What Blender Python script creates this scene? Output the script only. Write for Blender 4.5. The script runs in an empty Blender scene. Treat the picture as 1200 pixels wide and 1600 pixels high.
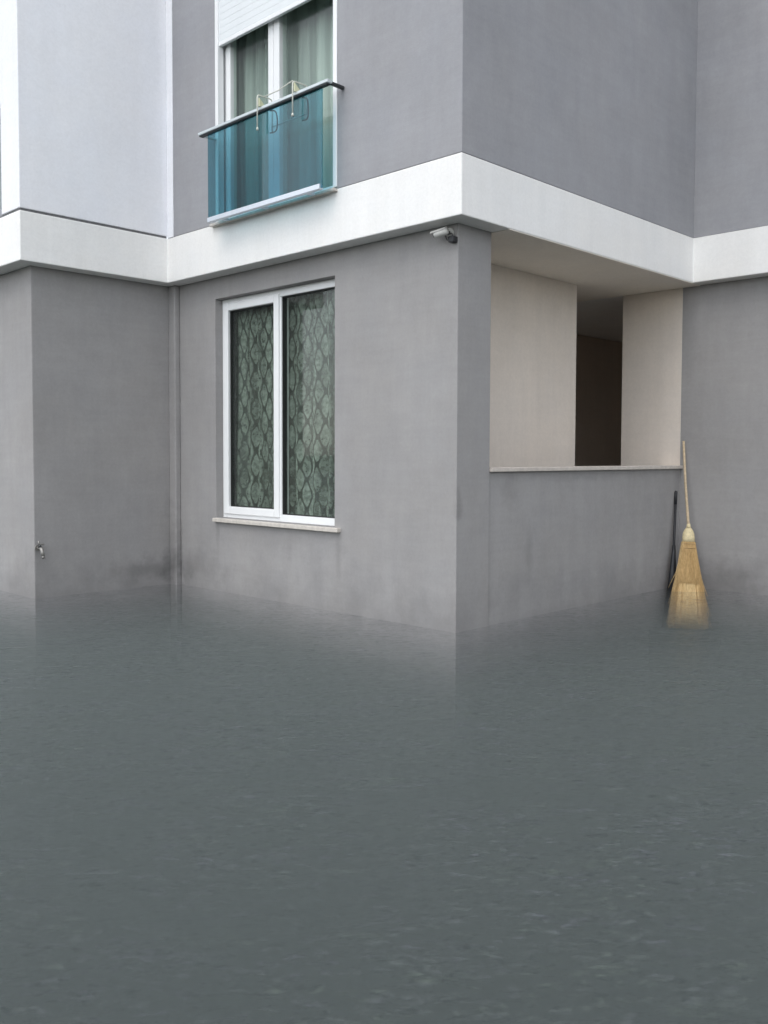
import bpy, bmesh, math, random
from mathutils import Vector, Matrix, noise
random.seed(7)
S = bpy.context.scene
C = S.collection
EYE = 1.77                      # camera height above the ground; all building heights below are given from eye level
def Z(z): return z + EYE

# ------------------------------------------------------------------ camera
yaw, pit, rol = math.radians(44.3945), math.radians(-2.4893), math.radians(0.1795)
F = Vector((math.cos(yaw)*math.cos(pit), math.sin(yaw)*math.cos(pit), math.sin(pit)))
R0 = Vector((math.sin(yaw), -math.cos(yaw), 0)); U0 = R0.cross(F)
R = math.cos(rol)*R0 + math.sin(rol)*U0
U = -math.sin(rol)*R0 + math.cos(rol)*U0
cd = bpy.data.cameras.new('camera'); cam = bpy.data.objects.new('camera', cd); C.objects.link(cam)
M = Matrix((R, U, -F)).transposed().to_4x4(); M.translation = Vector((-3.9401, -3.2931, EYE)); cam.matrix_world = M
cd.sensor_fit = 'AUTO'; cd.sensor_width = 36; cd.lens = 1438.884/1600*36
cd.shift_y = -25.16/1600
cd.clip_start = .05; cd.clip_end = 2000
S.camera = cam

# ------------------------------------------------------------------ sky, sun, exposure
SUN_DIR = Vector((-0.6, -0.08, 1.05)).normalized()      # towards the sun, behind thick cloud
el = math.asin(SUN_DIR.z); az = math.atan2(SUN_DIR.x, SUN_DIR.y)
W = bpy.data.worlds.new('World'); S.world = W; W.use_nodes = True
wn, wl = W.node_tree.nodes, W.node_tree.links; wn.clear()
sky = wn.new('ShaderNodeTexSky'); sky.sky_type = 'NISHITA'; sky.sun_disc = False
sky.sun_elevation = el; sky.sun_rotation = az; sky.dust_density = 1.0; sky.air_density = 1.0; sky.ozone_density = 1.0
hs = wn.new('ShaderNodeHueSaturation'); hs.inputs['Saturation'].default_value = .23
bg = wn.new('ShaderNodeBackground'); bg.inputs['Strength'].default_value = .15
wo = wn.new('ShaderNodeOutputWorld')
wl.new(sky.outputs[0], hs.inputs['Color']); wl.new(hs.outputs[0], bg.inputs[0]); wl.new(bg.outputs[0], wo.inputs[0])
sd = bpy.data.lights.new('sun', 'SUN'); sd.energy = 0.4; sd.angle = math.radians(40); sd.color = (1, .97, .93)
so = bpy.data.objects.new('sun', sd); C.objects.link(so)
so.rotation_euler = SUN_DIR.to_track_quat('Z', 'Y').to_euler(); so.location = SUN_DIR*20
S.view_settings.view_transform = 'Standard'; S.view_settings.look = 'None'
S.view_settings.exposure = 1.15; S.view_settings.gamma = 1; S.view_settings.use_curve_mapping = False
S.render.engine = 'CYCLES'
cy = S.cycles
cy.max_bounces = 10; cy.diffuse_bounces = 5; cy.glossy_bounces = 4; cy.transmission_bounces = 6
cy.volume_bounces = 3; cy.transparent_max_bounces = 16; cy.use_denoising = True
cy.caustics_reflective = False; cy.caustics_refractive = False

# ------------------------------------------------------------------ material helpers
def mat(name):
    m = bpy.data.materials.new(name); m.use_nodes = True
    n = m.node_tree.nodes; n.clear()
    out = n.new('ShaderNodeOutputMaterial')
    return m, n, m.node_tree.links, out
def noise_node(n, l, scale, detail=4, rough=.55, vec=None, sx=1, sy=1, sz=1, dist=0):
    t = n.new('ShaderNodeTexNoise'); t.inputs['Scale'].default_value = scale
    t.inputs['Detail'].default_value = detail; t.inputs['Roughness'].default_value = rough; t.inputs['Distortion'].default_value = dist
    if vec is not None:
        mp = n.new('ShaderNodeMapping'); mp.inputs['Scale'].default_value = (sx, sy, sz)
        l.new(vec, mp.inputs['Vector']); l.new(mp.outputs[0], t.inputs['Vector'])
    return t.outputs['Fac']
def mapr(n, l, v, a, b, c, d):
    t = n.new('ShaderNodeMapRange'); l.new(v, t.inputs[0])
    for i, x in enumerate((a, b, c, d)): t.inputs[i+1].default_value = x
    return t.outputs[0]
def math_(n, l, op, a, b=None):
    t = n.new('ShaderNodeMath'); t.operation = op
    for i, x in enumerate((a, b)):
        if x is None: continue
        if isinstance(x, (int, float)): t.inputs[i].default_value = x
        else: l.new(x, t.inputs[i])
    return t.outputs[0]
def mixc(n, l, fac, a, b, mode='MIX'):
    t = n.new('ShaderNodeMix'); t.data_type = 'RGBA'; t.blend_type = mode
    for s, x in ((0, fac), (6, a), (7, b)):
        if isinstance(x, (int, float)): t.inputs[s].default_value = x
        elif isinstance(x, tuple): t.inputs[s].default_value = (*x, 1)
        else: l.new(x, t.inputs[s])
    return t.outputs[2]
def wpos(n):
    return n.new('ShaderNodeNewGeometry').outputs['Position']

def plaster(name, col, grain=.25, mottle=.10, streak=.10, stains_and_shade=(), rough=.9, splash=0.0, gs=240):
    m, n, l, out = mat(name)
    p = wpos(n)
    b = n.new('ShaderNodeBsdfPrincipled'); b.inputs['Roughness'].default_value = rough; b.inputs['Specular IOR Level'].default_value = .25
    v = mapr(n, l, noise_node(n, l, 1.6, 5, .6, p), .3, .7, 1-mottle, 1+mottle)
    v = math_(n, l, 'MULTIPLY', v, mapr(n, l, noise_node(n, l, 1, 5, .65, p, 9, 9, .7), .32, .68, 1-streak, 1+streak*.6))
    v = math_(n, l, 'MULTIPLY', v, mapr(n, l, noise_node(n, l, 1, 4, .6, p, 3, 3, 26), .3, .7, 1-mottle*.35, 1+mottle*.35))
    v = math_(n, l, 'MULTIPLY', v, mapr(n, l, noise_node(n, l, 55, 4, .7, p), .25, .75, .955, 1.045))
    v = math_(n, l, 'MULTIPLY', v, mapr(n, l, noise_node(n, l, 13, 5, .7, p, 1, 1, .55), .3, .7, 1-mottle*.45, 1+mottle*.45))
    sep = n.new('ShaderNodeSeparateXYZ'); l.new(p, sep.inputs[0])
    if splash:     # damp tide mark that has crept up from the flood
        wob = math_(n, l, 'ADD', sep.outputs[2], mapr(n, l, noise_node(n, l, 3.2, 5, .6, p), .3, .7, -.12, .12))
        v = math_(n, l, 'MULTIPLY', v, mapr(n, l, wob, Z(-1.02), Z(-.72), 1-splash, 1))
    for (c, r, s) in stains_and_shade:
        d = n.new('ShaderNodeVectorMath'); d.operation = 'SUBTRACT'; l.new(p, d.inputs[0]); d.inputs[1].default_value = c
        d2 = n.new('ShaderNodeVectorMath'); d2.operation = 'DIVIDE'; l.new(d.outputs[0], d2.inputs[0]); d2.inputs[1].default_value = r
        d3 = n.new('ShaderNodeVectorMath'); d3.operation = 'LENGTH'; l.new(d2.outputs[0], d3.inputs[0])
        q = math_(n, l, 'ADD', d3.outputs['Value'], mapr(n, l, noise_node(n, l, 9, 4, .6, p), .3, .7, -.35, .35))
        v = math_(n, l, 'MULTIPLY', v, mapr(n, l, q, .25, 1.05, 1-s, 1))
    vc = n.new('ShaderNodeCombineColor')
    for i in range(3): l.new(v, vc.inputs[i])
    c = mixc(n, l, 1.0, col, vc.outputs[0], 'MULTIPLY')
    tint = mixc(n, l, mapr(n, l, noise_node(n, l, 2.3, 4, .6, p), .35, .65, 0, .35), c, mixc(n, l, 1.0, c, (1.03, 1.0, .955), 'MULTIPLY'))
    l.new(tint, b.inputs['Base Color'])
    bp = n.new('ShaderNodeBump'); bp.inputs['Strength'].default_value = grain; bp.inputs['Distance'].default_value = .004
    l.new(noise_node(n, l, gs, 3, .6, p), bp.inputs['Height'])
    bp2 = n.new('ShaderNodeBump'); bp2.inputs['Strength'].default_value = .10; bp2.inputs['Distance'].default_value = .03
    l.new(noise_node(n, l, 5, 3, .5, p), bp2.inputs['Height']); l.new(bp.outputs[0], bp2.inputs['Normal'])
    l.new(bp2.outputs[0], b.inputs['Normal'])
    l.new(b.outputs[0], out.inputs[0]); return m
def simple(name, col, rough=.5, metal=0, spec=.5, var=.06, scale=20, bump=0):
    m, n, l, out = mat(name)
    b = n.new('ShaderNodeBsdfPrincipled'); b.inputs['Roughness'].default_value = rough; b.inputs['Metallic'].default_value = metal
    b.inputs['Specular IOR Level'].default_value = spec
    t = n.new('ShaderNodeTexCoord')
    f = noise_node(n, l, scale, 4, .6, t.outputs['Object'])
    c = mixc(n, l, mapr(n, l, f, .3, .7, 0, 1), tuple(x*(1-var) for x in col), tuple(min(1, x*(1+var)) for x in col))
    l.new(c, b.inputs['Base Color'])
    if bump:
        bp = n.new('ShaderNodeBump'); bp.inputs['Strength'].default_value = bump; bp.inputs['Distance'].default_value = .003
        l.new(noise_node(n, l, scale*6, 3, .6, t.outputs['Object']), bp.inputs['Height']); l.new(bp.outputs[0], b.inputs['Normal'])
    l.new(b.outputs[0], out.inputs[0]); return m
def fresnel(n, l, ior):
    # thin sheet: the same reflectance on the way out as on the way in
    fr = n.new('ShaderNodeFresnel'); g = n.new('ShaderNodeNewGeometry')
    l.new(mapr(n, l, g.outputs['Backfacing'], 0, 1, ior, 1/ior), fr.inputs['IOR'])
    return fr
def glass(name, tint, ior=1.5, rough=.01, dirt=.02):
    m, n, l, out = mat(name)
    tr = n.new('ShaderNodeBsdfTransparent'); tr.inputs[0].default_value = (*tint, 1)
    gl = n.new('ShaderNodeBsdfGlossy'); gl.inputs['Roughness'].default_value = rough
    fr = fresnel(n, l, ior)
    di = n.new('ShaderNodeBsdfDiffuse'); di.inputs[0].default_value = (.45, .48, .48, 1)
    mx = n.new('ShaderNodeMixShader'); l.new(fr.outputs[0], mx.inputs[0]); l.new(tr.outputs[0], mx.inputs[1]); l.new(gl.outputs[0], mx.inputs[2])
    p = wpos(n)
    m2 = n.new('ShaderNodeMixShader'); l.new(mapr(n, l, noise_node(n, l, 4, 5, .65, p), .35, .75, dirt*.3, dirt*1.6), m2.inputs[0])
    l.new(mx.outputs[0], m2.inputs[1]); l.new(di.outputs[0], m2.inputs[2]); l.new(m2.outputs[0], out.inputs[0])
    return m

GREY = (.312, .312, .328)
M_upper = plaster('cool_grey_plaster', (.330, .332, .350), .35, .07, .03)
M_grey = plaster('grey_plaster', (.322, .314, .312), .35, .07, .035, splash=.20, stains_and_shade=[
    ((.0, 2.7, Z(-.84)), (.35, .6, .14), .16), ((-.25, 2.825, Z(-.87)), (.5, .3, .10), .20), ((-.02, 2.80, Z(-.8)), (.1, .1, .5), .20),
    ((2.664, -.36, Z(-.93)), (.3, .30, .22), .20), ((.02, 0, Z(-.283)), (.035, .05, .11), .22),  # shadow region right of the broom painted into the plaster; pillar patch is a stain
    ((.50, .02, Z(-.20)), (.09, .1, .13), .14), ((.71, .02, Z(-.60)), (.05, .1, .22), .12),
    ((1.5, .02, Z(-.10)), (1.3, .1, .06), .12), ((0, 1.6, Z(-.56)), (.2, .75, .14), .08), ((0, .965, Z(-.64)), (.2, .03, .20), .13), ((0, 2.26, Z(-.60)), (.2, .03, .16), .13), ((0, 1.45, Z(-.62)), (.2, .04, .22), .07)])  # shade line under the coping painted in; streaks below the sill are stains
M_white = plaster('white_plaster', (.85, .845, .83), .22, .025, .03, rough=.8)
M_lilac = plaster('pale_wing_plaster', (.84, .85, .885), .2, .025, .02, rough=.8)
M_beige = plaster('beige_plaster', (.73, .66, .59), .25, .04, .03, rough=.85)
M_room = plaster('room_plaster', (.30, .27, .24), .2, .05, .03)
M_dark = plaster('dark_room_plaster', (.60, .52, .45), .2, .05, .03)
M_stone = simple('sill_stone', (.58, .54, .49), .55, var=.12, scale=30, bump=.15)
M_soffit = plaster('cream_soffit', (.88, .83, .755), .2, .03, .0)
M_step = simple('dark_concrete', (.06, .066, .066), .9, var=.2, scale=12)
M_floor = simple('pale_floor_tile', (.74, .72, .68), .5)
M_coping = simple('coping_stone', (.56, .51, .46), .6, var=.1, scale=25, bump=.15)
M_pvc = simple('white_pvc', (.82, .83, .83), .32, var=.02, scale=8)
M_slat = simple('shutter_slat', (.74, .77, .78), .42, var=.02, scale=8)
M_gask = simple('black_gasket', (.02, .02, .02), .6)
M_joint = simple('grey_joint', (.16, .16, .165), .8)
M_alu = simple('brushed_aluminium', (.60, .66, .67), .34, metal=.15, var=.05, scale=30)
M_chan = simple('anodised_channel', (.66, .70, .76), .4, metal=.35, var=.04, scale=30)
M_pane = glass('window_glass', (.893, .936, .908), ior=1.38, dirt=.010)
M_blue = glass('blue_railing_glass', (.40, .65, .72), dirt=.012)
M_wire = simple('cream_coated_wire', (.72, .72, .64), .4)
M_clip = simple('yellowed_plastic', (.62, .62, .42), .45)
M_iron = simple('dark_metal', (.03, .032, .035), .45)
M_chrome = simple('worn_chrome', (.30, .29, .27), .5, metal=.7, var=.15, scale=60)
M_camw = simple('camera_casing', (.58, .57, .54), .4, var=.15)
M_wood = simple('pale_broom_wood', (.52, .41, .27), .55, var=.2, scale=45, bump=.2)
M_cap = simple('pale_cord_wrap', (.66, .56, .34), .7, var=.18, scale=60, bump=.4)
M_twine = simple('red_brown_twine', (.50, .34, .17), .8, var=.2, scale=80)
M_black = simple('black_plastic', (.012, .013, .016), .5)

def straw():
    m, n, l, out = mat('broom_straw')
    b = n.new('ShaderNodeBsdfPrincipled'); b.inputs['Roughness'].default_value = .75; b.inputs['Specular IOR Level'].default_value = .2
    t = n.new('ShaderNodeTexCoord')
    f = noise_node(n, l, 1, 4, .7, t.outputs['Object'], 160, 160, 6)
    c = mixc(n, l, mapr(n, l, f, .3, .7, 0, 1), (.44, .29, .13), (.74, .56, .30))
    l.new(c, b.inputs['Base Color']); l.new(b.outputs[0], out.inputs[0]); return m
M_straw = straw()

def lace():
    """Jacquard net curtain: the woven ogee motif is thick where it is pale and nearly open along the outlines."""
    m, n, l, out = mat('ogee_lace')
    uv = n.new('ShaderNodeUVMap'); sp = n.new('ShaderNodeSeparateXYZ'); l.new(uv.outputs[0], sp.inputs[0])
    p = wpos(n)
    wob = mapr(n, l, noise_node(n, l, 7, 4, .65, p), .3, .7, -.26, .26)
    u = math_(n, l, 'ADD', math_(n, l, 'MULTIPLY', sp.outputs[0], 2*math.pi/.100), wob)
    v = math_(n, l, 'ADD', math_(n, l, 'MULTIPLY', sp.outputs[1], 2*math.pi/.200), math_(n, l, 'MULTIPLY', wob, 1.6))
    cu = math_(n, l, 'COSINE', u); cv = math_(n, l, 'COSINE', v)
    s2 = math_(n, l, 'MULTIPLY', math_(n, l, 'SINE', math_(n, l, 'MULTIPLY', u, 2.0)), .12)
    f = math_(n, l, 'ADD', math_(n, l, 'ADD', cu, math_(n, l, 'MULTIPLY', cv, .85)), s2)
    edge = math_(n, l, 'ABSOLUTE', f)                                     # outline of every ogee
    line = mapr(n, l, edge, .16, .48, 0, 1)
    mesh_ = mapr(n, l, noise_node(n, l, 30, 3, .6, uv.outputs[0]), .40, .58, .50, 1)
    open_ = mapr(n, l, noise_node(n, l, 1, 3, .55, uv.outputs[0], 11, 1.6, 1), .36, .62, .42, 1)
    d = math_(n, l, 'MULTIPLY', math_(n, l, 'MULTIPLY', line, mesh_), open_)
    d = mapr(n, l, d, 0, 1, .14, .88)
    df = n.new('ShaderNodeBsdfDiffuse'); df.inputs[0].default_value = (.485, .515, .47, 1)
    tl = n.new('ShaderNodeBsdfTranslucent'); tl.inputs[0].default_value = (.4, .42, .4, 1)
    mx = n.new('ShaderNodeMixShader'); mx.inputs[0].default_value = .25; l.new(df.outputs[0], mx.inputs[1]); l.new(tl.outputs[0], mx.inputs[2])
    tr = n.new('ShaderNodeBsdfTransparent')
    m2 = n.new('ShaderNodeMixShader'); l.new(d, m2.inputs[0]); l.new(tr.outputs[0], m2.inputs[1]); l.new(mx.outputs[0], m2.inputs[2])
    l.new(m2.outputs[0], out.inputs[0]); return m
def sheer():
    m, n, l, out = mat('sheer_curtain')
    df = n.new('ShaderNodeBsdfDiffuse'); df.inputs[0].default_value = (.62, .655, .635, 1)
    tr = n.new('ShaderNodeBsdfTransparent'); m2 = n.new('ShaderNodeMixShader')
    uv = n.new('ShaderNodeUVMap')
    l.new(mapr(n, l, noise_node(n, l, 1, 3, .5, uv.outputs[0], 14, .6, 1), .35, .65, .62, .98), m2.inputs[0])
    l.new(tr.outputs[0], m2.inputs[1]); l.new(df.outputs[0], m2.inputs[2]); l.new(m2.outputs[0], out.inputs[0]); return m
M_lace = lace(); M_sheer = sheer()

def water_mat():
    m, n, l, out = mat('silty_water')
    rt = n.new('ShaderNodeMapping'); rt.vector_type = 'POINT'; rt.inputs['Rotation'].default_value = (0, 0, math.radians(42))
    rs = n.new('ShaderNodeMapping'); rs.inputs['Scale'].default_value = (.50, 1.0, 1.0)
    l.new(wpos(n), rt.inputs[0]); l.new(rt.outputs[0], rs.inputs[0]); p = rs.outputs[0]
    tr = n.new('ShaderNodeBsdfTransparent')
    gl = n.new('ShaderNodeBsdfGlossy'); gl.inputs['Roughness'].default_value = .30; gl.inputs[0].default_value = (.9, .93, .95, 1)
    fr = fresnel(n, l, 1.25)
    a = noise_node(n, l, 9, 5, .65, p, 1, 1, 1, .6); b = noise_node(n, l, 38, 4, .6, p, 1, 1, 1, .4)
    h = math_(n, l, 'ADD', math_(n, l, 'MULTIPLY', a, 1.0), math_(n, l, 'MULTIPLY', b, .45))
    bp = n.new('ShaderNodeBump'); bp.inputs['Strength'].default_value = .35; bp.inputs['Distance'].default_value = .02
    l.new(h, bp.inputs['Height']); l.new(bp.outputs[0], gl.inputs['Normal']); l.new(bp.outputs[0], fr.inputs['Normal'])
    mx = n.new('ShaderNodeMixShader'); l.new(math_(n, l, 'MULTIPLY', fr.outputs[0], .32), mx.inputs[0])
    l.new(tr.outputs[0], mx.inputs[1]); l.new(gl.outputs[0], mx.inputs[2])
    # thin skin of drifting silt and dust
    di = n.new('ShaderNodeBsdfDiffuse')
    tone = noise_node(n, l, 11, 4, .6, p, 1, 1, 1, .5)
    c1 = mixc(n, l, mapr(n, l, tone, .38, .62, 0, 1), (.150, .182, .150), (.166, .168, .200))
    dark = mapr(n, l, noise_node(n, l, 58, 5, .65, p, 1.0, 1.0, 1, .4), .42, .58, 0, 1)
    l.new(mixc(n, l, dark, (.030, .036, .038), c1), di.inputs[0])
    f1 = mapr(n, l, noise_node(n, l, 52, 4, .62, p, 1, 1, 1, .35), .48, .68, .0, .40)
    f2 = mapr(n, l, noise_node(n, l, 2.2, 5, .65, p), .36, .60, .25, 1)
    m2 = n.new('ShaderNodeMixShader'); l.new(math_(n, l, 'MULTIPLY', f1, f2), m2.inputs[0])
    l.new(mx.outputs[0], m2.inputs[1]); l.new(di.outputs[0], m2.inputs[2]); l.new(m2.outputs[0], out.inputs['Surface'])
    vo = n.new('ShaderNodeVolumePrincipled'); vo.inputs['Color'].default_value = (.272, .308, .300, 1)
    vo.inputs['Density'].default_value = .24; vo.inputs['Anisotropy'].default_value = .0
    l.new(vo.outputs[0], out.inputs['Volume']); return m
M_water = water_mat()
def silt_mat(density):
    m, n, l, out = mat('settling_silt')
    vo = n.new('ShaderNodeVolumePrincipled'); vo.inputs['Color'].default_value = (.272, .308, .300, 1)
    vo.inputs['Density'].default_value = density; l.new(vo.outputs[0], out.inputs['Volume']); return m

# ------------------------------------------------------------------ mesh helpers
def link(name, bm, m, parent=None, bevel=0, smooth=False, loc=None):
    bmesh.ops.recalc_face_normals(bm, faces=bm.faces)
    me = bpy.data.meshes.new(name); bm.to_mesh(me); bm.free()
    if smooth:
        for p in me.polygons: p.use_smooth = True
    me.materials.append(m)
    o = bpy.data.objects.new(name, me); C.objects.link(o)
    if parent: o.parent = parent
    if loc: o.location = loc
    if bevel:
        b = o.modifiers.new('bevel', 'BEVEL'); b.width = bevel; b.segments = 2; b.limit_method = 'ANGLE'; b.angle_limit = math.radians(50)
    return o
def box(bm, x0, x1, y0, y1, z0, z1):
    vs = [bm.verts.new((x, y, z)) for x in (x0, x1) for y in (y0, y1) for z in (z0, z1)]
    for f in ((0,1,3,2), (4,6,7,5), (0,4,5,1), (2,3,7,6), (0,2,6,4), (1,5,7,3)): bm.faces.new([vs[i] for i in f])
def B(*boxes):
    bm = bmesh.new()
    for b in boxes: box(bm, *b)
    return bm
def panel_x(x0, x1, ys, zs, holes):
    """Wall slab lying in a plane of constant x, with rectangular holes (y0, y1, z0, z1) through it."""
    ys = sorted(set(ys + [h[i] for h in holes for i in (0, 1)])); zs = sorted(set(zs + [h[i] for h in holes for i in (2, 3)]))
    bm = bmesh.new(); V = {}
    def v(x, i, j):
        k = (x, i, j)
        if k not in V: V[k] = bm.verts.new((x, ys[i], zs[j]))
        return V[k]
    def solid(i, j):
        if i < 0 or j < 0 or i >= len(ys)-1 or j >= len(zs)-1: return False
        a, b = (ys[i]+ys[i+1])/2, (zs[j]+zs[j+1])/2
        return not any(h[0] < a < h[1] and h[2] < b < h[3] for h in holes)
    for i in range(len(ys)-1):
        for j in range(len(zs)-1):
            if not solid(i, j): continue
            for x in (x0, x1): bm.faces.new([v(x, i, j), v(x, i+1, j), v(x, i+1, j+1), v(x, i, j+1)])
            for di, dj, a, b in ((-1,0,(i,j),(i,j+1)), (1,0,(i+1,j),(i+1,j+1)), (0,-1,(i,j),(i+1,j)), (0,1,(i,j+1),(i+1,j+1))):
                if not solid(i+di, j+dj): bm.faces.new([v(x0,*a), v(x0,*b), v(x1,*b), v(x1,*a)])
    return bm
def prism(pts, z0, z1):
    bm = bmesh.new()
    lo = [bm.verts.new((x, y, z0)) for x, y in pts]; hi = [bm.verts.new((x, y, z1)) for x, y in pts]
    bm.faces.new(lo); bm.faces.new(hi)
    for i in range(len(pts)):
        j = (i+1) % len(pts); bm.faces.new([lo[i], lo[j], hi[j], hi[i]])
    return bm
def tube(bm, pts, r, seg=8, caps=True):
    pts = [Vector(p) for p in pts]; rs = r if isinstance(r, (list, tuple)) else [r]*len(pts)
    rings = []; t0 = (pts[1]-pts[0]).normalized(); a = t0.orthogonal().normalized()
    for i, p in enumerate(pts):
        t = (pts[min(i+1, len(pts)-1)] - pts[max(i-1, 0)]).normalized()
        a = (a - t*a.dot(t)).normalized(); b = t.cross(a)
        rings.append([bm.verts.new(p + rs[i]*(math.cos(2*math.pi*k/seg)*a + math.sin(2*math.pi*k/seg)*b)) for k in range(seg)])
    for q in range(len(rings)-1):
        for k in range(seg): bm.faces.new([rings[q][k], rings[q][(k+1) % seg], rings[q+1][(k+1) % seg], rings[q+1][k]])
    if caps: bm.faces.new(rings[0]); bm.faces.new(rings[-1])
def T(pts, r, seg=8):
    bm = bmesh.new(); tube(bm, pts, r, seg); return bm
def arc(pts, n=5, rad=.03):
    """Round the inner corners of a polyline."""
    pts = [Vector(p) for p in pts]; o = [pts[0]]
    for i in range(1, len(pts)-1):
        a, b, c = pts[i-1], pts[i], pts[i+1]
        r = min(rad, (a-b).length*.45, (c-b).length*.45)
        p, q = b+(a-b).normalized()*r, b+(c-b).normalized()*r
        for k in range(n+1):
            t = k/n; o.append((1-t)**2*p + 2*t*(1-t)*b + t*t*q)
    o.append(pts[-1]); return o
def empty(name, loc, label, cat, group=None):
    o = bpy.data.objects.new(name, None); C.objects.link(o); o.location = loc; o.empty_display_size = .1
    o['label'] = label; o['category'] = cat
    if group: o['group'] = group
    return o
def tag(o, label, cat, group=None):
    o['label'] = label; o['category'] = cat
    if group: o['group'] = group
    return o

# ------------------------------------------------------------------ ground
bm = bmesh.new()
rings = [(0, 0), (20, 0), (46, 0), (60, 1.6), (90, 1.7), (700, 1.7)]
prev = None
for r, z in rings:
    cur = [bm.verts.new((r*math.cos(2*math.pi*k/64), r*math.sin(2*math.pi*k/64), z)) for k in range(64)] if r else [bm.verts.new((0, 0, 0))]
    if prev:
        for k in range(64):
            if len(prev) == 1: bm.faces.new([prev[0], cur[k], cur[(k+1) % 64]])
            else: bm.faces.new([prev[k], cur[k], cur[(k+1) % 64], prev[(k+1) % 64]])
    prev = cur
def ground_mat():
    m, n, l, out = mat('dark_yard_asphalt')
    p = wpos(n); b = n.new('ShaderNodeBsdfPrincipled'); b.inputs['Roughness'].default_value = .9
    f = noise_node(n, l, 7, 6, .7, p); g = noise_node(n, l, 90, 3, .6, p)
    v = math_(n, l, 'MULTIPLY', mapr(n, l, f, .3, .7, .7, 1.3), mapr(n, l, g, .3, .7, .75, 1.25))
    vc = n.new('ShaderNodeCombineColor')
    for i in range(3): l.new(v, vc.inputs[i])
    l.new(mixc(n, l, 1.0, (.052, .057, .057), vc.outputs[0], 'MULTIPLY'), b.inputs['Base Color']); l.new(b.outputs[0], out.inputs[0]); return m
g = link('ground', bm, ground_mat()); g['kind'] = 'structure'; g['label'] = 'dark yard surface under the murky flood water'

# ------------------------------------------------------------------ the building
E = .128; LU = 2.8248; MW = 1.119; LV = 2.664; ZB = Z(1.28); ZT = Z(1.606); LOW = -.4; TOP = Z(4.6); D = .519; PX = .297
bld = empty('apartment_building', (0, 0, 0), 'grey and white plastered apartment building with a white band between its storeys', 'building')
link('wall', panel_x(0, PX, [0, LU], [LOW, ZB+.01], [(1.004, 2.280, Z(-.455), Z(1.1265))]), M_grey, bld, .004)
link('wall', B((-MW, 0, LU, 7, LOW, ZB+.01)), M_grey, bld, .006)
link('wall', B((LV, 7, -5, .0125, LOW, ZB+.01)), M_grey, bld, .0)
# white band
band = prism([(-MW-E, 7), (-MW-E, LU-E), (-E, LU-E), (-E, -E), (LV-E, -E), (LV-E, -5), (7, -5), (7, 7)], ZB, ZT)
link('string_course', band, M_white, bld, .006)
# upper storey, flush with the band
link('wall', panel_x(-E, LV+.5, [-E, LU-E], [ZT+.0005, TOP], [(.842, 2.085, ZT+.0005, Z(3.75))]), M_upper, bld, .004)
link('wall', B((LV-E, 7, -5, -E-.0005, ZT+.0005, TOP)), M_upper, bld, 0)
# pale wing on the left: sits on a shadow joint above the band
w = link('wall', panel_x(-MW-E, -E, [LU-E, 7], [ZT+.016, TOP], [(2.975, 4.2, ZT+.016, Z(2.36))]), M_lilac, bld, .005); w['label'] = 'pale lilac white wing wall'
link('shadow_joint', B((-MW-E+.009, -E-.002, LU-E+.009, 7, ZT+.0004, ZT+.0155)), M_joint, bld)
link('corner_strip', B((-E-.004, -E+.02, 2.615, LU-E-.0005, ZT+.0005, TOP-.001)), M_lilac, bld, .002)
link('roof', B((-MW-E-.05, 7.05, LU-E-.05, 7.05, TOP, TOP+.06), (-E-.05, 7.05, -E-.05, LU-E-.0505, TOP, TOP+.06), (LV-E-.05, 7.05, -5.05, -E-.05, TOP, TOP+.06)), M_white, bld)

# loggia
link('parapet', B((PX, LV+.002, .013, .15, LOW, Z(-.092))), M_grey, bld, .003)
link('coping', B((PX+.003, LV+.002, -.014, .165, Z(-.0915), Z(-.066))), M_coping, bld, .004)
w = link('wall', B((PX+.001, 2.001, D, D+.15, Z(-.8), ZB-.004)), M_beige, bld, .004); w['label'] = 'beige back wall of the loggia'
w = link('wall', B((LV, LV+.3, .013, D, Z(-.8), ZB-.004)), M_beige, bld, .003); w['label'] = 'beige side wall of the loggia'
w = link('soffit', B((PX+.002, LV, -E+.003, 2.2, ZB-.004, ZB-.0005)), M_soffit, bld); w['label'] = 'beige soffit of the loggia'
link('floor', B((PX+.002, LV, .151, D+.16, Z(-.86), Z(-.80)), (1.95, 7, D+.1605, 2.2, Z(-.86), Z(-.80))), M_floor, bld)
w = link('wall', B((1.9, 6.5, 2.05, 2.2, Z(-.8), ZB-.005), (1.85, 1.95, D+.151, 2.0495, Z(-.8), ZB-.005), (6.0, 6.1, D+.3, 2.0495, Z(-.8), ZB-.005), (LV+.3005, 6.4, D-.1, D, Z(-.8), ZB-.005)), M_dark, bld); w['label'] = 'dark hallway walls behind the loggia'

st = link('step', B((2.22, LV-.001, -.33, .0125, -.05, Z(-1.272))), M_step, bld, .01); st['label'] = 'low concrete step under the water in the right corner'
# downpipe boxed into the corner beside the left wing
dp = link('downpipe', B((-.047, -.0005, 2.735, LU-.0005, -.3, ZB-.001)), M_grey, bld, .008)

# rooms behind the windows
def room(x0, x1, y0, y1, z0, z1, m):
    t = .04
    return link('room_wall', B((x0, x1, y0, y0+t, z0, z1), (x0, x1, y1-t, y1, z0, z1), (x1-t, x1, y0+t, y1-t, z0, z1), (x0, x1-t, y0+t, y1-t, z0, z0+t), (x0, x1-t, y0+t, y1-t, z1-t, z1)), m, bld)
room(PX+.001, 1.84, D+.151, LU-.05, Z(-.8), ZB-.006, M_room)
link('room_wall', B((1.6, 1.7, .843, 2.084, ZT+.001, Z(3.749)), (.3, 1.599, .8425, .86, ZT+.001, Z(3.749)), (.3, 1.599, 2.066, 2.0845, ZT+.001, Z(3.749))), M_room, bld)

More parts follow.
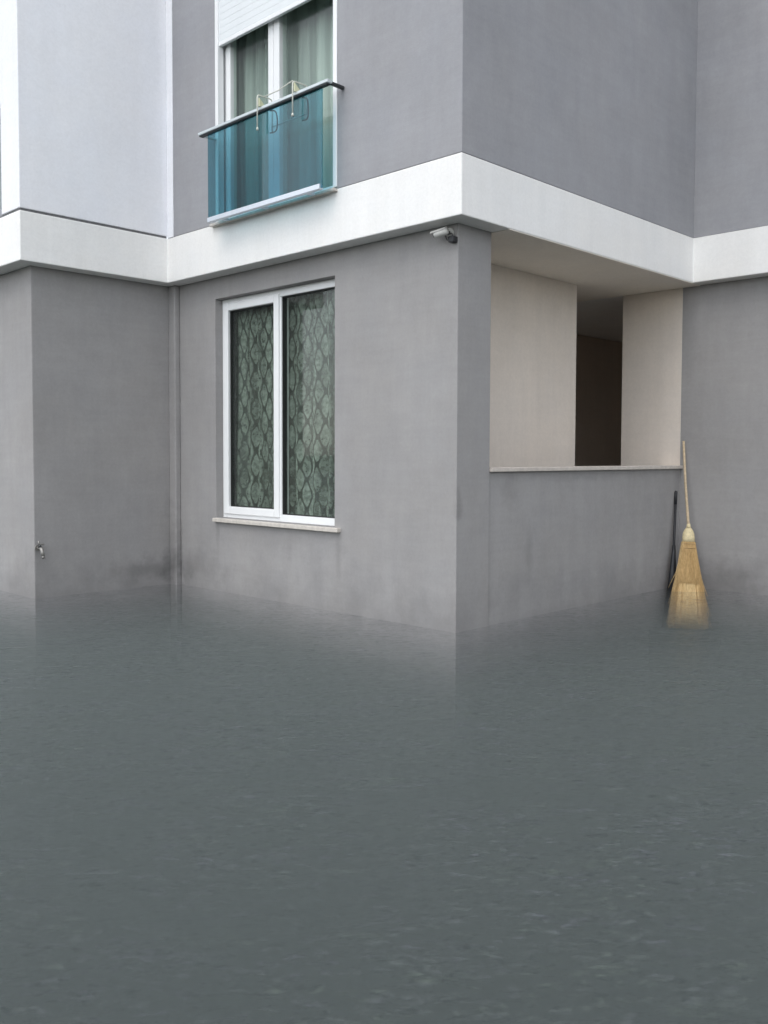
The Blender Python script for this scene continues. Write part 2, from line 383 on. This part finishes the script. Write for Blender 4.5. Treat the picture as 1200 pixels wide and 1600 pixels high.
# ---- lower window
win = bpy.data.objects.new('window', None); C.objects.link(win); win.parent = bld
y0, y1, z0, z1 = 1.004, 2.280, Z(-.455), Z(1.1265)
X0 = .062
def frame_boxes(x0, x1, y0, y1, z0, z1, t, bt=None):
    bt = bt or t
    return [(x0, x1, y0, y0+t, z0, z1), (x0, x1, y1-t, y1, z0, z1), (x0, x1, y0+t, y1-t, z0, z0+bt), (x0, x1, y0+t, y1-t, z1-t, z1)]
link('frame', B(*frame_boxes(X0, X0+.07, y0+.001, y1-.001, z0+.001, z1-.001, .050), (X0+.002, X0+.07, 1.608, 1.690, z0+.052, z1-.052)), M_pvc, win, .004)
link('sash', B(*frame_boxes(X0-.012, X0+.055, 1.622, 2.255, z0+.028, z1-.030, .056)), M_pvc, win, .007)
link('gasket', B(*frame_boxes(X0+.010, X0+.05, 1.678, 2.199, z0+.084, z1-.086, .005)), M_gask, win)
link('pane', B((X0+.022, X0+.028, 1.683, 2.194, z0+.089, z1-.091)), M_pane, win)
link('gasket', B(*frame_boxes(X0+.012, X0+.05, 1.0545, 1.608, z0+.0515, z1-.0515, .005)), M_gask, win)
link('pane', B((X0+.026, X0+.032, 1.060, 1.603, z0+.057, z1-.057)), M_pane, win)
bm = B((-.032, X0+.001, .945, 2.285, z0-.028, z0-.0005)); link('sill', bm, M_stone, win, .004)

# ---- upper balcony door
dr = bpy.data.objects.new('balcony_door', None); C.objects.link(dr); dr.parent = bld
y0, y1, z0, z1 = .842, 2.085, ZT+.0005, Z(3.75)
for a, b in ((y0+.001, y0+.036), (y1-.036, y1-.001)):
    link('guide_rail', B((-E-.004, -E+.045, a, b, z0+.012, z1-.001)), M_pvc, dr, .003)
XD = -.062
link('frame', B(*frame_boxes(XD, XD+.07, y0+.001, y1-.001, z0+.001, z1-.001, .055, .022), (XD+.001, XD+.07, 1.474, 1.566, z0+.024, z1-.06)), M_pvc, dr, .004)
link('sash', B(*frame_boxes(XD-.012, XD+.05, .88, 1.515, z0+.006, z1-.03, .058, .045)), M_pvc, dr, .007)
link('sash', B(*frame_boxes(XD-.010, XD+.048, 1.5205, 2.045, z0+.006, z1-.03, .055, .045)), M_pvc, dr, .007)
link('pane', B((XD+.018, XD+.024, .935, 1.460, z0+.048, z1-.085)), M_pane, dr)
link('pane', B((XD+.018, XD+.024, 1.573, 1.993, z0+.048, z1-.082)), M_pane, dr)
link('sill', B((-E-.035, XD-.013, y0-.004, y1+.03, z0-.019, z0-.0003)), M_stone, dr, .003)
# roller shutter, half way down
sh = bpy.data.objects.new('roller_shutter', None); C.objects.link(sh); sh.parent = bld
zb = Z(2.812); slat_me = None; k = 0; pitch = .045
bm = B((-E+.006, -E+.030, y0+.030, y1-.030, zb, zb+.030)); link('bottom_bar', bm, M_pvc, sh, .004)
while zb+.0305+(k+1)*pitch < z1-.02:
    if slat_me is None:
        bm = bmesh.new(); prof = [(.024, 0), (.0012, .0001), (.0002, .0014), (.0, .022), (.0002, .0434), (.0012, .0448), (.024, .0448)]
        L = [[bm.verts.new((x, y, z)) for x, z in prof] for y in (y0+.030, y1-.030)]
        for i in range(len(prof)): j = (i+1) % len(prof); bm.faces.new([L[0][i], L[0][j], L[1][j], L[1][i]])
        bm.faces.new(L[0]); bm.faces.new(L[1])
        o = link('slat', bm, M_slat, sh); slat_me = o.data
    else:
        o = bpy.data.objects.new('slat', slat_me); C.objects.link(o); o.parent = sh
    o.location = (-E+.008, 0, zb+.0305+k*pitch); k += 1

# glass railing in front of the door
rl = bpy.data.objects.new('glass_railing', None); C.objects.link(rl); rl.parent = bld
XR = -.25; zr = Z(2.178)
link('glass_panel', B((XR+.006, XR+.014, .850, 2.012, Z(1.590), zr-.0075)), M_blue, rl, .001)
link('bottom_channel', B((XR-.006, XR+.026, .862, 2.008, Z(1.582), Z(1.614))), M_chan, rl, .003)
bm = bmesh.new()
box(bm, XR-.018, XR+.022, .775, 2.092, zr+.002, zr+.021)
link('handrail', bm, M_alu, rl, .003)
link('underside_strip', B((XR-.013, XR+.018, .79, 2.085, zr-.007, zr+.0015)), M_iron, rl, .002)  # thin dark strip along the underside of the handrail
for a in (.775, 2.064): link('bracket', B((XR+.0225, -E-.0005, a+.002, a+.026, zr-.002, zr+.016)), M_iron if a < 1 else M_alu, rl, .004)
for a in (1.0, 1.45, 1.88): link('bracket', B((XR+.0265, -E-.0355, a, a+.03, Z(1.590), Z(1.604))), M_chan, rl, .002)

# wing window far left (only its near edge is in the picture)
wv = bpy.data.objects.new('window', None); C.objects.link(wv); wv.parent = bld
link('frame', B(*frame_boxes(-MW-E+.03, -MW-E+.10, 2.976, 4.199, ZT+.017, Z(2.359), .055)), simple('grey_frame', (.22, .22, .24), .4), wv, .003)
link('pane', B((-MW-E+.05, -MW-E+.056, 3.032, 4.143, ZT+.073, Z(2.303))), M_pane, wv)

# ------------------------------------------------------------------ curtains
def curtain(name, x, y0, y1, z0, z1, amp, folds, m, label, seed):
    random.seed(seed); bm = bmesh.new(); uvl = bm.loops.layers.uv.new('uv'); n = 240; rows = 14
    ph = [random.uniform(0, 6.28) for _ in range(4)]; L = []; arc_l = 0; last = None
    for i in range(n+1):
        t = i/n; y = y0+(y1-y0)*t
        w = math.sin(folds*6.283*t+ph[0]+.9*math.sin(3*6.283*t+ph[1])) + .45*math.sin(folds*1.7*6.283*t+ph[2])
        if last is not None: arc_l += math.hypot(y-last[0], amp*w-last[1])
        last = (y, amp*w)
        col = []
        for j in range(rows+1):
            s = j/rows; a = amp*(.55+.45*s) * w + .006*math.sin(9*t+5*s+ph[3])
            col.append((bm.verts.new((x+a, y+.010*math.sin(4*s+folds*5*t)*s, z1+(z0-z1)*s)), (arc_l*1.0, (z1+(z0-z1)*s))))
        L.append(col)
    for i in range(n):
        for j in range(rows):
            q = [L[i][j], L[i+1][j], L[i+1][j+1], L[i][j+1]]
            f = bm.faces.new([v for v, _ in q])
            for lp, (_, uv) in zip(f.loops, q): lp[uvl].uv = uv
    return tag(link(name, bm, m, None, 0, True), label, 'curtain')
curtain('curtain', .160, 1.008, 2.277, Z(-.448), Z(1.12), .018, 9, M_lace, 'patterned ogee lace curtain hanging behind the lower white window', 3)
curtain('curtain', .075, .846, 2.081, ZT+.03, Z(3.72), .022, 11, M_sheer, 'plain sheer grey green curtain behind the upstairs balcony door', 5)

# ------------------------------------------------------------------ clothes airer over the railing
ya, yb = 1.415, 1.070
air = empty('clothes_airer', (XR, (ya+yb)/2, zr), 'small cream wire clothes airer hooked over the blue glass railing', 'clothes airer')
def rel(pts): return [Vector(p)-Vector(air.location) for p in pts]
for y, top in ((ya, Z(2.272)), (yb, Z(2.262))):
    link('arm', T(rel(arc([(XR-.034, y, Z(2.055)), (XR-.034, y, top), (XR+.085, y, top), (XR+.085, y, Z(2.06))], 5, .022)), .0042), M_wire, air, 0, True)
    bm = bmesh.new(); tube(bm, rel([(XR-.034, y, Z(2.050)), (XR-.034, y, Z(2.062)), (XR-.034, y, Z(2.070))]), [.0075, .0075, .004], 8); link('tip', bm, M_wire, air, 0, True)
    bm = bmesh.new(); tri = [(XR-.030, zr+.0185), (XR+.034, zr+.0185), (XR-.030, zr+.072)]; q0 = [bm.verts.new((a, y-.016, b)) for a, b in tri]; q1 = [bm.verts.new((a, y-.005, b)) for a, b in tri]; bm.faces.new(q0); bm.faces.new(q1); [bm.faces.new([q0[i], q0[(i+1) % 3], q1[(i+1) % 3], q1[i]]) for i in range(3)]; bmesh.ops.translate(bm, verts=bm.verts, vec=-Vector(air.location)); link('clip', bm, M_clip, air, .002)
link('bar', T(rel([(XR-.034, yb, Z(2.262)), (XR+.0, (ya+yb)/2, Z(2.262)), (XR+.02, ya, Z(2.272))]), .0036), M_wire, air, 0, True)
for y, w in ((ya-.06, .075), (yb-.02, .06)):
    link('hook', T(rel(arc([(XR+.05, y+w*.5, zr+.01), (XR+.05, y-w*.3, zr-.005), (XR+.05, y-w*.5, zr-.07), (XR+.05, y-w*.4, zr-.135), (XR+.05, y+w*.5, zr-.13)], 5, .04)), .0040), M_iron, air, 0, True)
link('bar', T(rel([(XR+.085, yb, Z(2.10)), (XR+.085, ya, Z(2.10))]), .0036), M_wire, air, 0, True)

# ------------------------------------------------------------------ security camera under the band
cc = empty('security_camera', (0, .055, Z(1.235)), 'small pale bullet security camera under the white band by the wall corner', 'camera')
def CB(*bx): return B(*bx)
cc.scale = (.85, .85, .85)
bm = bmesh.new(); tube(bm, [(-.001, .0, .0), (-.014, .0, .0)], .030, 20); link('wall_plate', bm, M_camw, cc, .002)
link('arm', T(arc([(-.014, 0, 0), (-.055, .0, .0), (-.062, .012, -.004)], 4, .02), .009, 10), M_iron, cc, 0, True)
d = Vector((-.25, .95, -.18)).normalized(); c0 = Vector((-.068, -.010, -.006))
bm = bmesh.new(); tube(bm, [c0-d*.02, c0-d*.012, c0+d*.07, c0+d*.075], [.018, .024, .024, .021], 20); link('barrel', bm, M_camw, cc, 0, True)
bm = bmesh.new(); tube(bm, [c0+d*.0752, c0+d*.079], [.0205, .0195], 20); link('lens', bm, M_black, cc)
bm = bmesh.new(); up = Vector((0, 0, 1)); sdv = d.cross(up).normalized(); n_ = sdv.cross(d)
for s in (0,):
    L = []
    for t in (-.015, .095):
        L.append([bm.verts.new(c0+d*t+(sdv*math.sin(a)+n_*math.cos(a))*.029) for a in [math.radians(-70+14*k) for k in range(11)]])
    for k in range(10): bm.faces.new([L[0][k], L[0][k+1], L[1][k+1], L[1][k]])
o = link('visor', bm, M_camw, cc, 0, True); sm = o.modifiers.new('thick', 'SOLIDIFY'); sm.thickness = .003
link('junction_box', CB((-.046, -.0005, -.062, -.018, -.072, -.034)), M_black, cc, .004)
link('cable', T(arc([(-.05, -.005, -.012), (-.062, -.030, -.030), (-.03, -.040, -.012), (-.035, -.045, -.036)], 5, .02), .0035), M_black, cc, 0, True)
link('cable', T(arc([(-.02, .03, -.01), (-.035, .0, -.055), (-.030, -.02, -.050)], 5, .02), .003), M_iron, cc, 0, True)

# ------------------------------------------------------------------ garden tap by the left corner
tp = empty('garden_tap', (-1.098, LU, Z(-.640)), 'worn metal garden tap on the grey wall beside the left corner', 'tap')
tp.scale = (.82, .82, .82)
bm = bmesh.new(); tube(bm, [(0, -.001, 0), (0, -.010, 0)], .026, 18); link('flange', bm, M_chrome, tp, .002)
bm = bmesh.new(); tube(bm, arc([(0, -.010, 0), (0, -.085, 0), (0, -.105, -.062)], 5, .03), [.011]*3+[.014]*5, 12); link('body', bm, M_chrome, tp, 0, True)
bm = bmesh.new(); tube(bm, [(0, -.05, .006), (0, -.05, .030)], [.014, .010], 12); link('stem', bm, M_iron, tp, 0, True)
link('handle', T(arc([(-.012, -.05, .062), (-.008, -.05, .034), (.012, -.05, .034), (.034, -.052, .030)], 4, .015), .0065, 8), M_chrome, tp, 0, True)
bm = bmesh.new(); tube(bm, [(0, -.105, -.058), (0, -.106, -.084)], [.0125, .0105], 12); link('spout', bm, M_chrome, tp, 0, True)

# ------------------------------------------------------------------ straw broom
bot = Vector((2.408, -.20, Z(-1.268))); neck = Vector((2.535, -.128, Z(-.520))); topv = Vector((2.622, -.034, Z(.118)))
br = empty('straw_broom', bot, 'golden straw broom with a pale wooden handle leaning in the right corner', 'broom')
ax = (neck-bot).normalized(); Rw = Vector((R.x, R.y, 0)).normalized(); Rw = (Rw-ax*Rw.dot(ax)).normalized(); Dw = Rw.cross(ax)
H = (neck-bot).length
def bp_(s, d, h): return Rw*s + Dw*d + ax*h        # across, through, up; origin at the foot of the broom
link('handle', T([neck-bot-ax*.02, neck-bot, (neck-bot)*.5+(topv-bot)*.5+Rw*-.004, topv-bot], [.0105, .0105, .0095, .0085], 12), M_wood, br, 0, True)
# rounded, cord-wrapped shoulder
bm = bmesh.new(); ringsv = []
prof = [(.000, .012, .012), (.010, .020, .018), (.030, .034, .026), (.055, .043, .030), (.085, .046, .031), (.118, .048, .031)]
for h, a, b in prof:
    ringsv.append([bm.verts.new(bp_(a*math.cos(q*math.pi/10), b*math.sin(q*math.pi/10), H-h)) for q in range(20)])
for i in range(len(ringsv)-1):
    for q in range(20): bm.faces.new([ringsv[i][q], ringsv[i][(q+1) % 20], ringsv[i+1][(q+1) % 20], ringsv[i+1][q]])
bm.faces.new(ringsv[0]); bm.faces.new(ringsv[-1])
link('shoulder', bm, M_cap, br, 0, True)
bm = bmesh.new(); tube(bm, [bp_(0, 0, H-.012), bp_(0, 0, H+.004), bp_(0, 0, H+.022)], [.020, .015, .012], 14); link('ferrule', bm, M_cap, br, 0, True)
hb = H-.118
def spread(u):                                           # half width of the skirt, u = 0 at shoulder .. 1 at the foot
    return .047 + .042*min(1, u/.45)**.9 + .055*max(0, (u-.35)/.65)
def strand_mesh(n, u_end, dscale, r, seed, wob):
    random.seed(seed); bm = bmesh.new()
    for _ in range(n):
        s = random.uniform(-1, 1); dd = random.uniform(-1, 1)*math.sqrt(max(0, 1-s*s*.7))
        ue = u_end*random.uniform(.93, 1.0) - (abs(s)**3*.05 if u_end < .9 else 0); pts = []; s1 = s+random.gauss(0, wob)
        for k in range(6):
            u = ue*k/5; ss = s+(s1-s)*u
            pts.append(bp_(spread(u)*ss, dscale*(.028+.010*u)*dd, hb+.004-(hb-.002)*u))
        tube(bm, pts, [r, r, r, r, r, r*.6], 3, False)
    return bm
o = link('bristles', strand_mesh(1500, 1.0, .85, .0019, 11, .05), M_straw, br); o['kind'] = 'stuff'
o = link('bristles', strand_mesh(1100, .50, 1.12, .0019, 12, .02), M_straw, br); o['kind'] = 'stuff'
# loose, bent straws that have come out of the bundle
random.seed(31); bm = bmesh.new()
for _ in range(46):
    s = random.choice((-1, 1))*random.uniform(.75, 1.0); u0 = random.uniform(.15, .6); u1 = min(1.02, u0+random.uniform(.25, .5)); k = random.uniform(.006, .035); dd = random.choice((-1, 1))*random.uniform(.015, .03)
    tube(bm, [bp_(spread(u0+(u1-u0)*t)*s+math.copysign(k*t*t, s), dd*(1+.3*t), hb-hb*(u0+(u1-u0)*t)) for t in (0, .35, .7, 1)], [.0018, .0017, .0015, .0010], 3, False)
o = link('loose_straws', bm, M_straw, br); o['kind'] = 'stuff'
# fill so that the skirt is not see-through
bm = bmesh.new(); rr = []
for u in (0, .12, .25, .4, .6, .8, .97):
    rr.append([bm.verts.new(bp_(spread(u)*.93*math.cos(q*math.pi/12), (.026+.006*u)*math.sin(q*math.pi/12), hb+.003-(hb-.01)*u)) for q in range(24)])
for i in range(len(rr)-1):
    for q in range(24): bm.faces.new([rr[i][q], rr[i][(q+1) % 24], rr[i+1][(q+1) % 24], rr[i+1][q]])
bm.faces.new(rr[0]); bm.faces.new(rr[-1]); link('core', bm, M_straw, br, 0, True)
for u in (.02, .07):
    bm = bmesh.new(); pts = [bp_((spread(u)+.003)*math.cos(q*math.pi/14), .034*math.sin(q*math.pi/14), hb-(hb)*u) for q in range(29)]
    tube(bm, pts, .0024, 6, False); link('binding', bm, M_twine, br, 0, True)
for u in (.16, .24):
    bm = bmesh.new()
    for sgn in (-1,):
        for k in range(9):
            s = -.85+1.7*k/9; pts = [bp_(spread(u)*(s+t*.15), sgn*.036, hb-hb*(u+.012*math.sin(t*3.14))) for t in (0, .5, 1)]
            tube(bm, pts, .0016, 5, False)
    link('stitching', bm, M_twine, br, 0, True)

# ------------------------------------------------------------------ black broom behind it
b0 = Vector((2.375, -.080, Z(-1.268))); b1 = Vector((2.590, .004, Z(-.262)))
bk = empty('black_broom', b0, 'black handled broom half hidden behind the straw broom', 'broom')
a2 = (b1-b0).normalized(); hl = (b1-b0).length
link('handle', T([a2*.26, a2*(hl*.6), a2*hl], [.0095, .0095, .0095], 10), M_black, bk, 0, True)
link('grip', T([a2*(hl-.10), a2*(hl-.004), a2*(hl+.004)], [.011, .0115, .007], 10), M_black, bk, 0, True)
Xb = (Rw-a2*Rw.dot(a2)).normalized(); Yb = Xb.cross(a2); bm = bmesh.new(); rr = []
for h, a, b in ((.62, .0115, .0115), (.54, .017, .014), (.42, .026, .018), (.22, .042, .020)):
    rr.append([bm.verts.new(Xb*a*math.cos(q*math.pi/8)+Yb*b*math.sin(q*math.pi/8)+a2*h) for q in range(16)])
for i in range(3):
    for q in range(16): bm.faces.new([rr[i][q], rr[i][(q+1) % 16], rr[i+1][(q+1) % 16], rr[i+1][q]])
bm.faces.new(rr[0]); bm.faces.new(rr[-1]); link('head', bm, M_black, bk, 0, True)
random.seed(21); bm = bmesh.new()
for _ in range(350):
    s = random.uniform(-1, 1); q = random.uniform(-1, 1)
    tube(bm, [Xb*.041*s+Yb*.018*q+a2*.225, Xb*.050*s+Yb*.02*q+a2*.11, Xb*.060*s+Yb*.022*q+a2*.006], .0016, 3, False)
o = link('bristles', bm, M_black, bk); o['kind'] = 'stuff'

# ------------------------------------------------------------------ flood water round the building
wt = link('water', prism([(54*math.cos(2*math.pi*k/48), 54*math.sin(2*math.pi*k/48)) for k in range(48)], -.12, Z(-.99)), M_water)
wt['kind'] = 'structure'; wt['label'] = 'murky grey green flood water lapping the building walls'
# the flood is clearest at the top: silt hangs in it more and more thickly further down
for dz, dens, q in ((-1.05, .52, .004), (-1.21, .95, .008)):
    o = link('silt', prism([((53-q*100)*math.cos(2*math.pi*k/48), (53-q*100)*math.sin(2*math.pi*k/48)) for k in range(48)], -.11+q, Z(dz)), silt_mat(dens))
    o['kind'] = 'stuff'; o['label'] = 'grey silt hanging in the flood water'
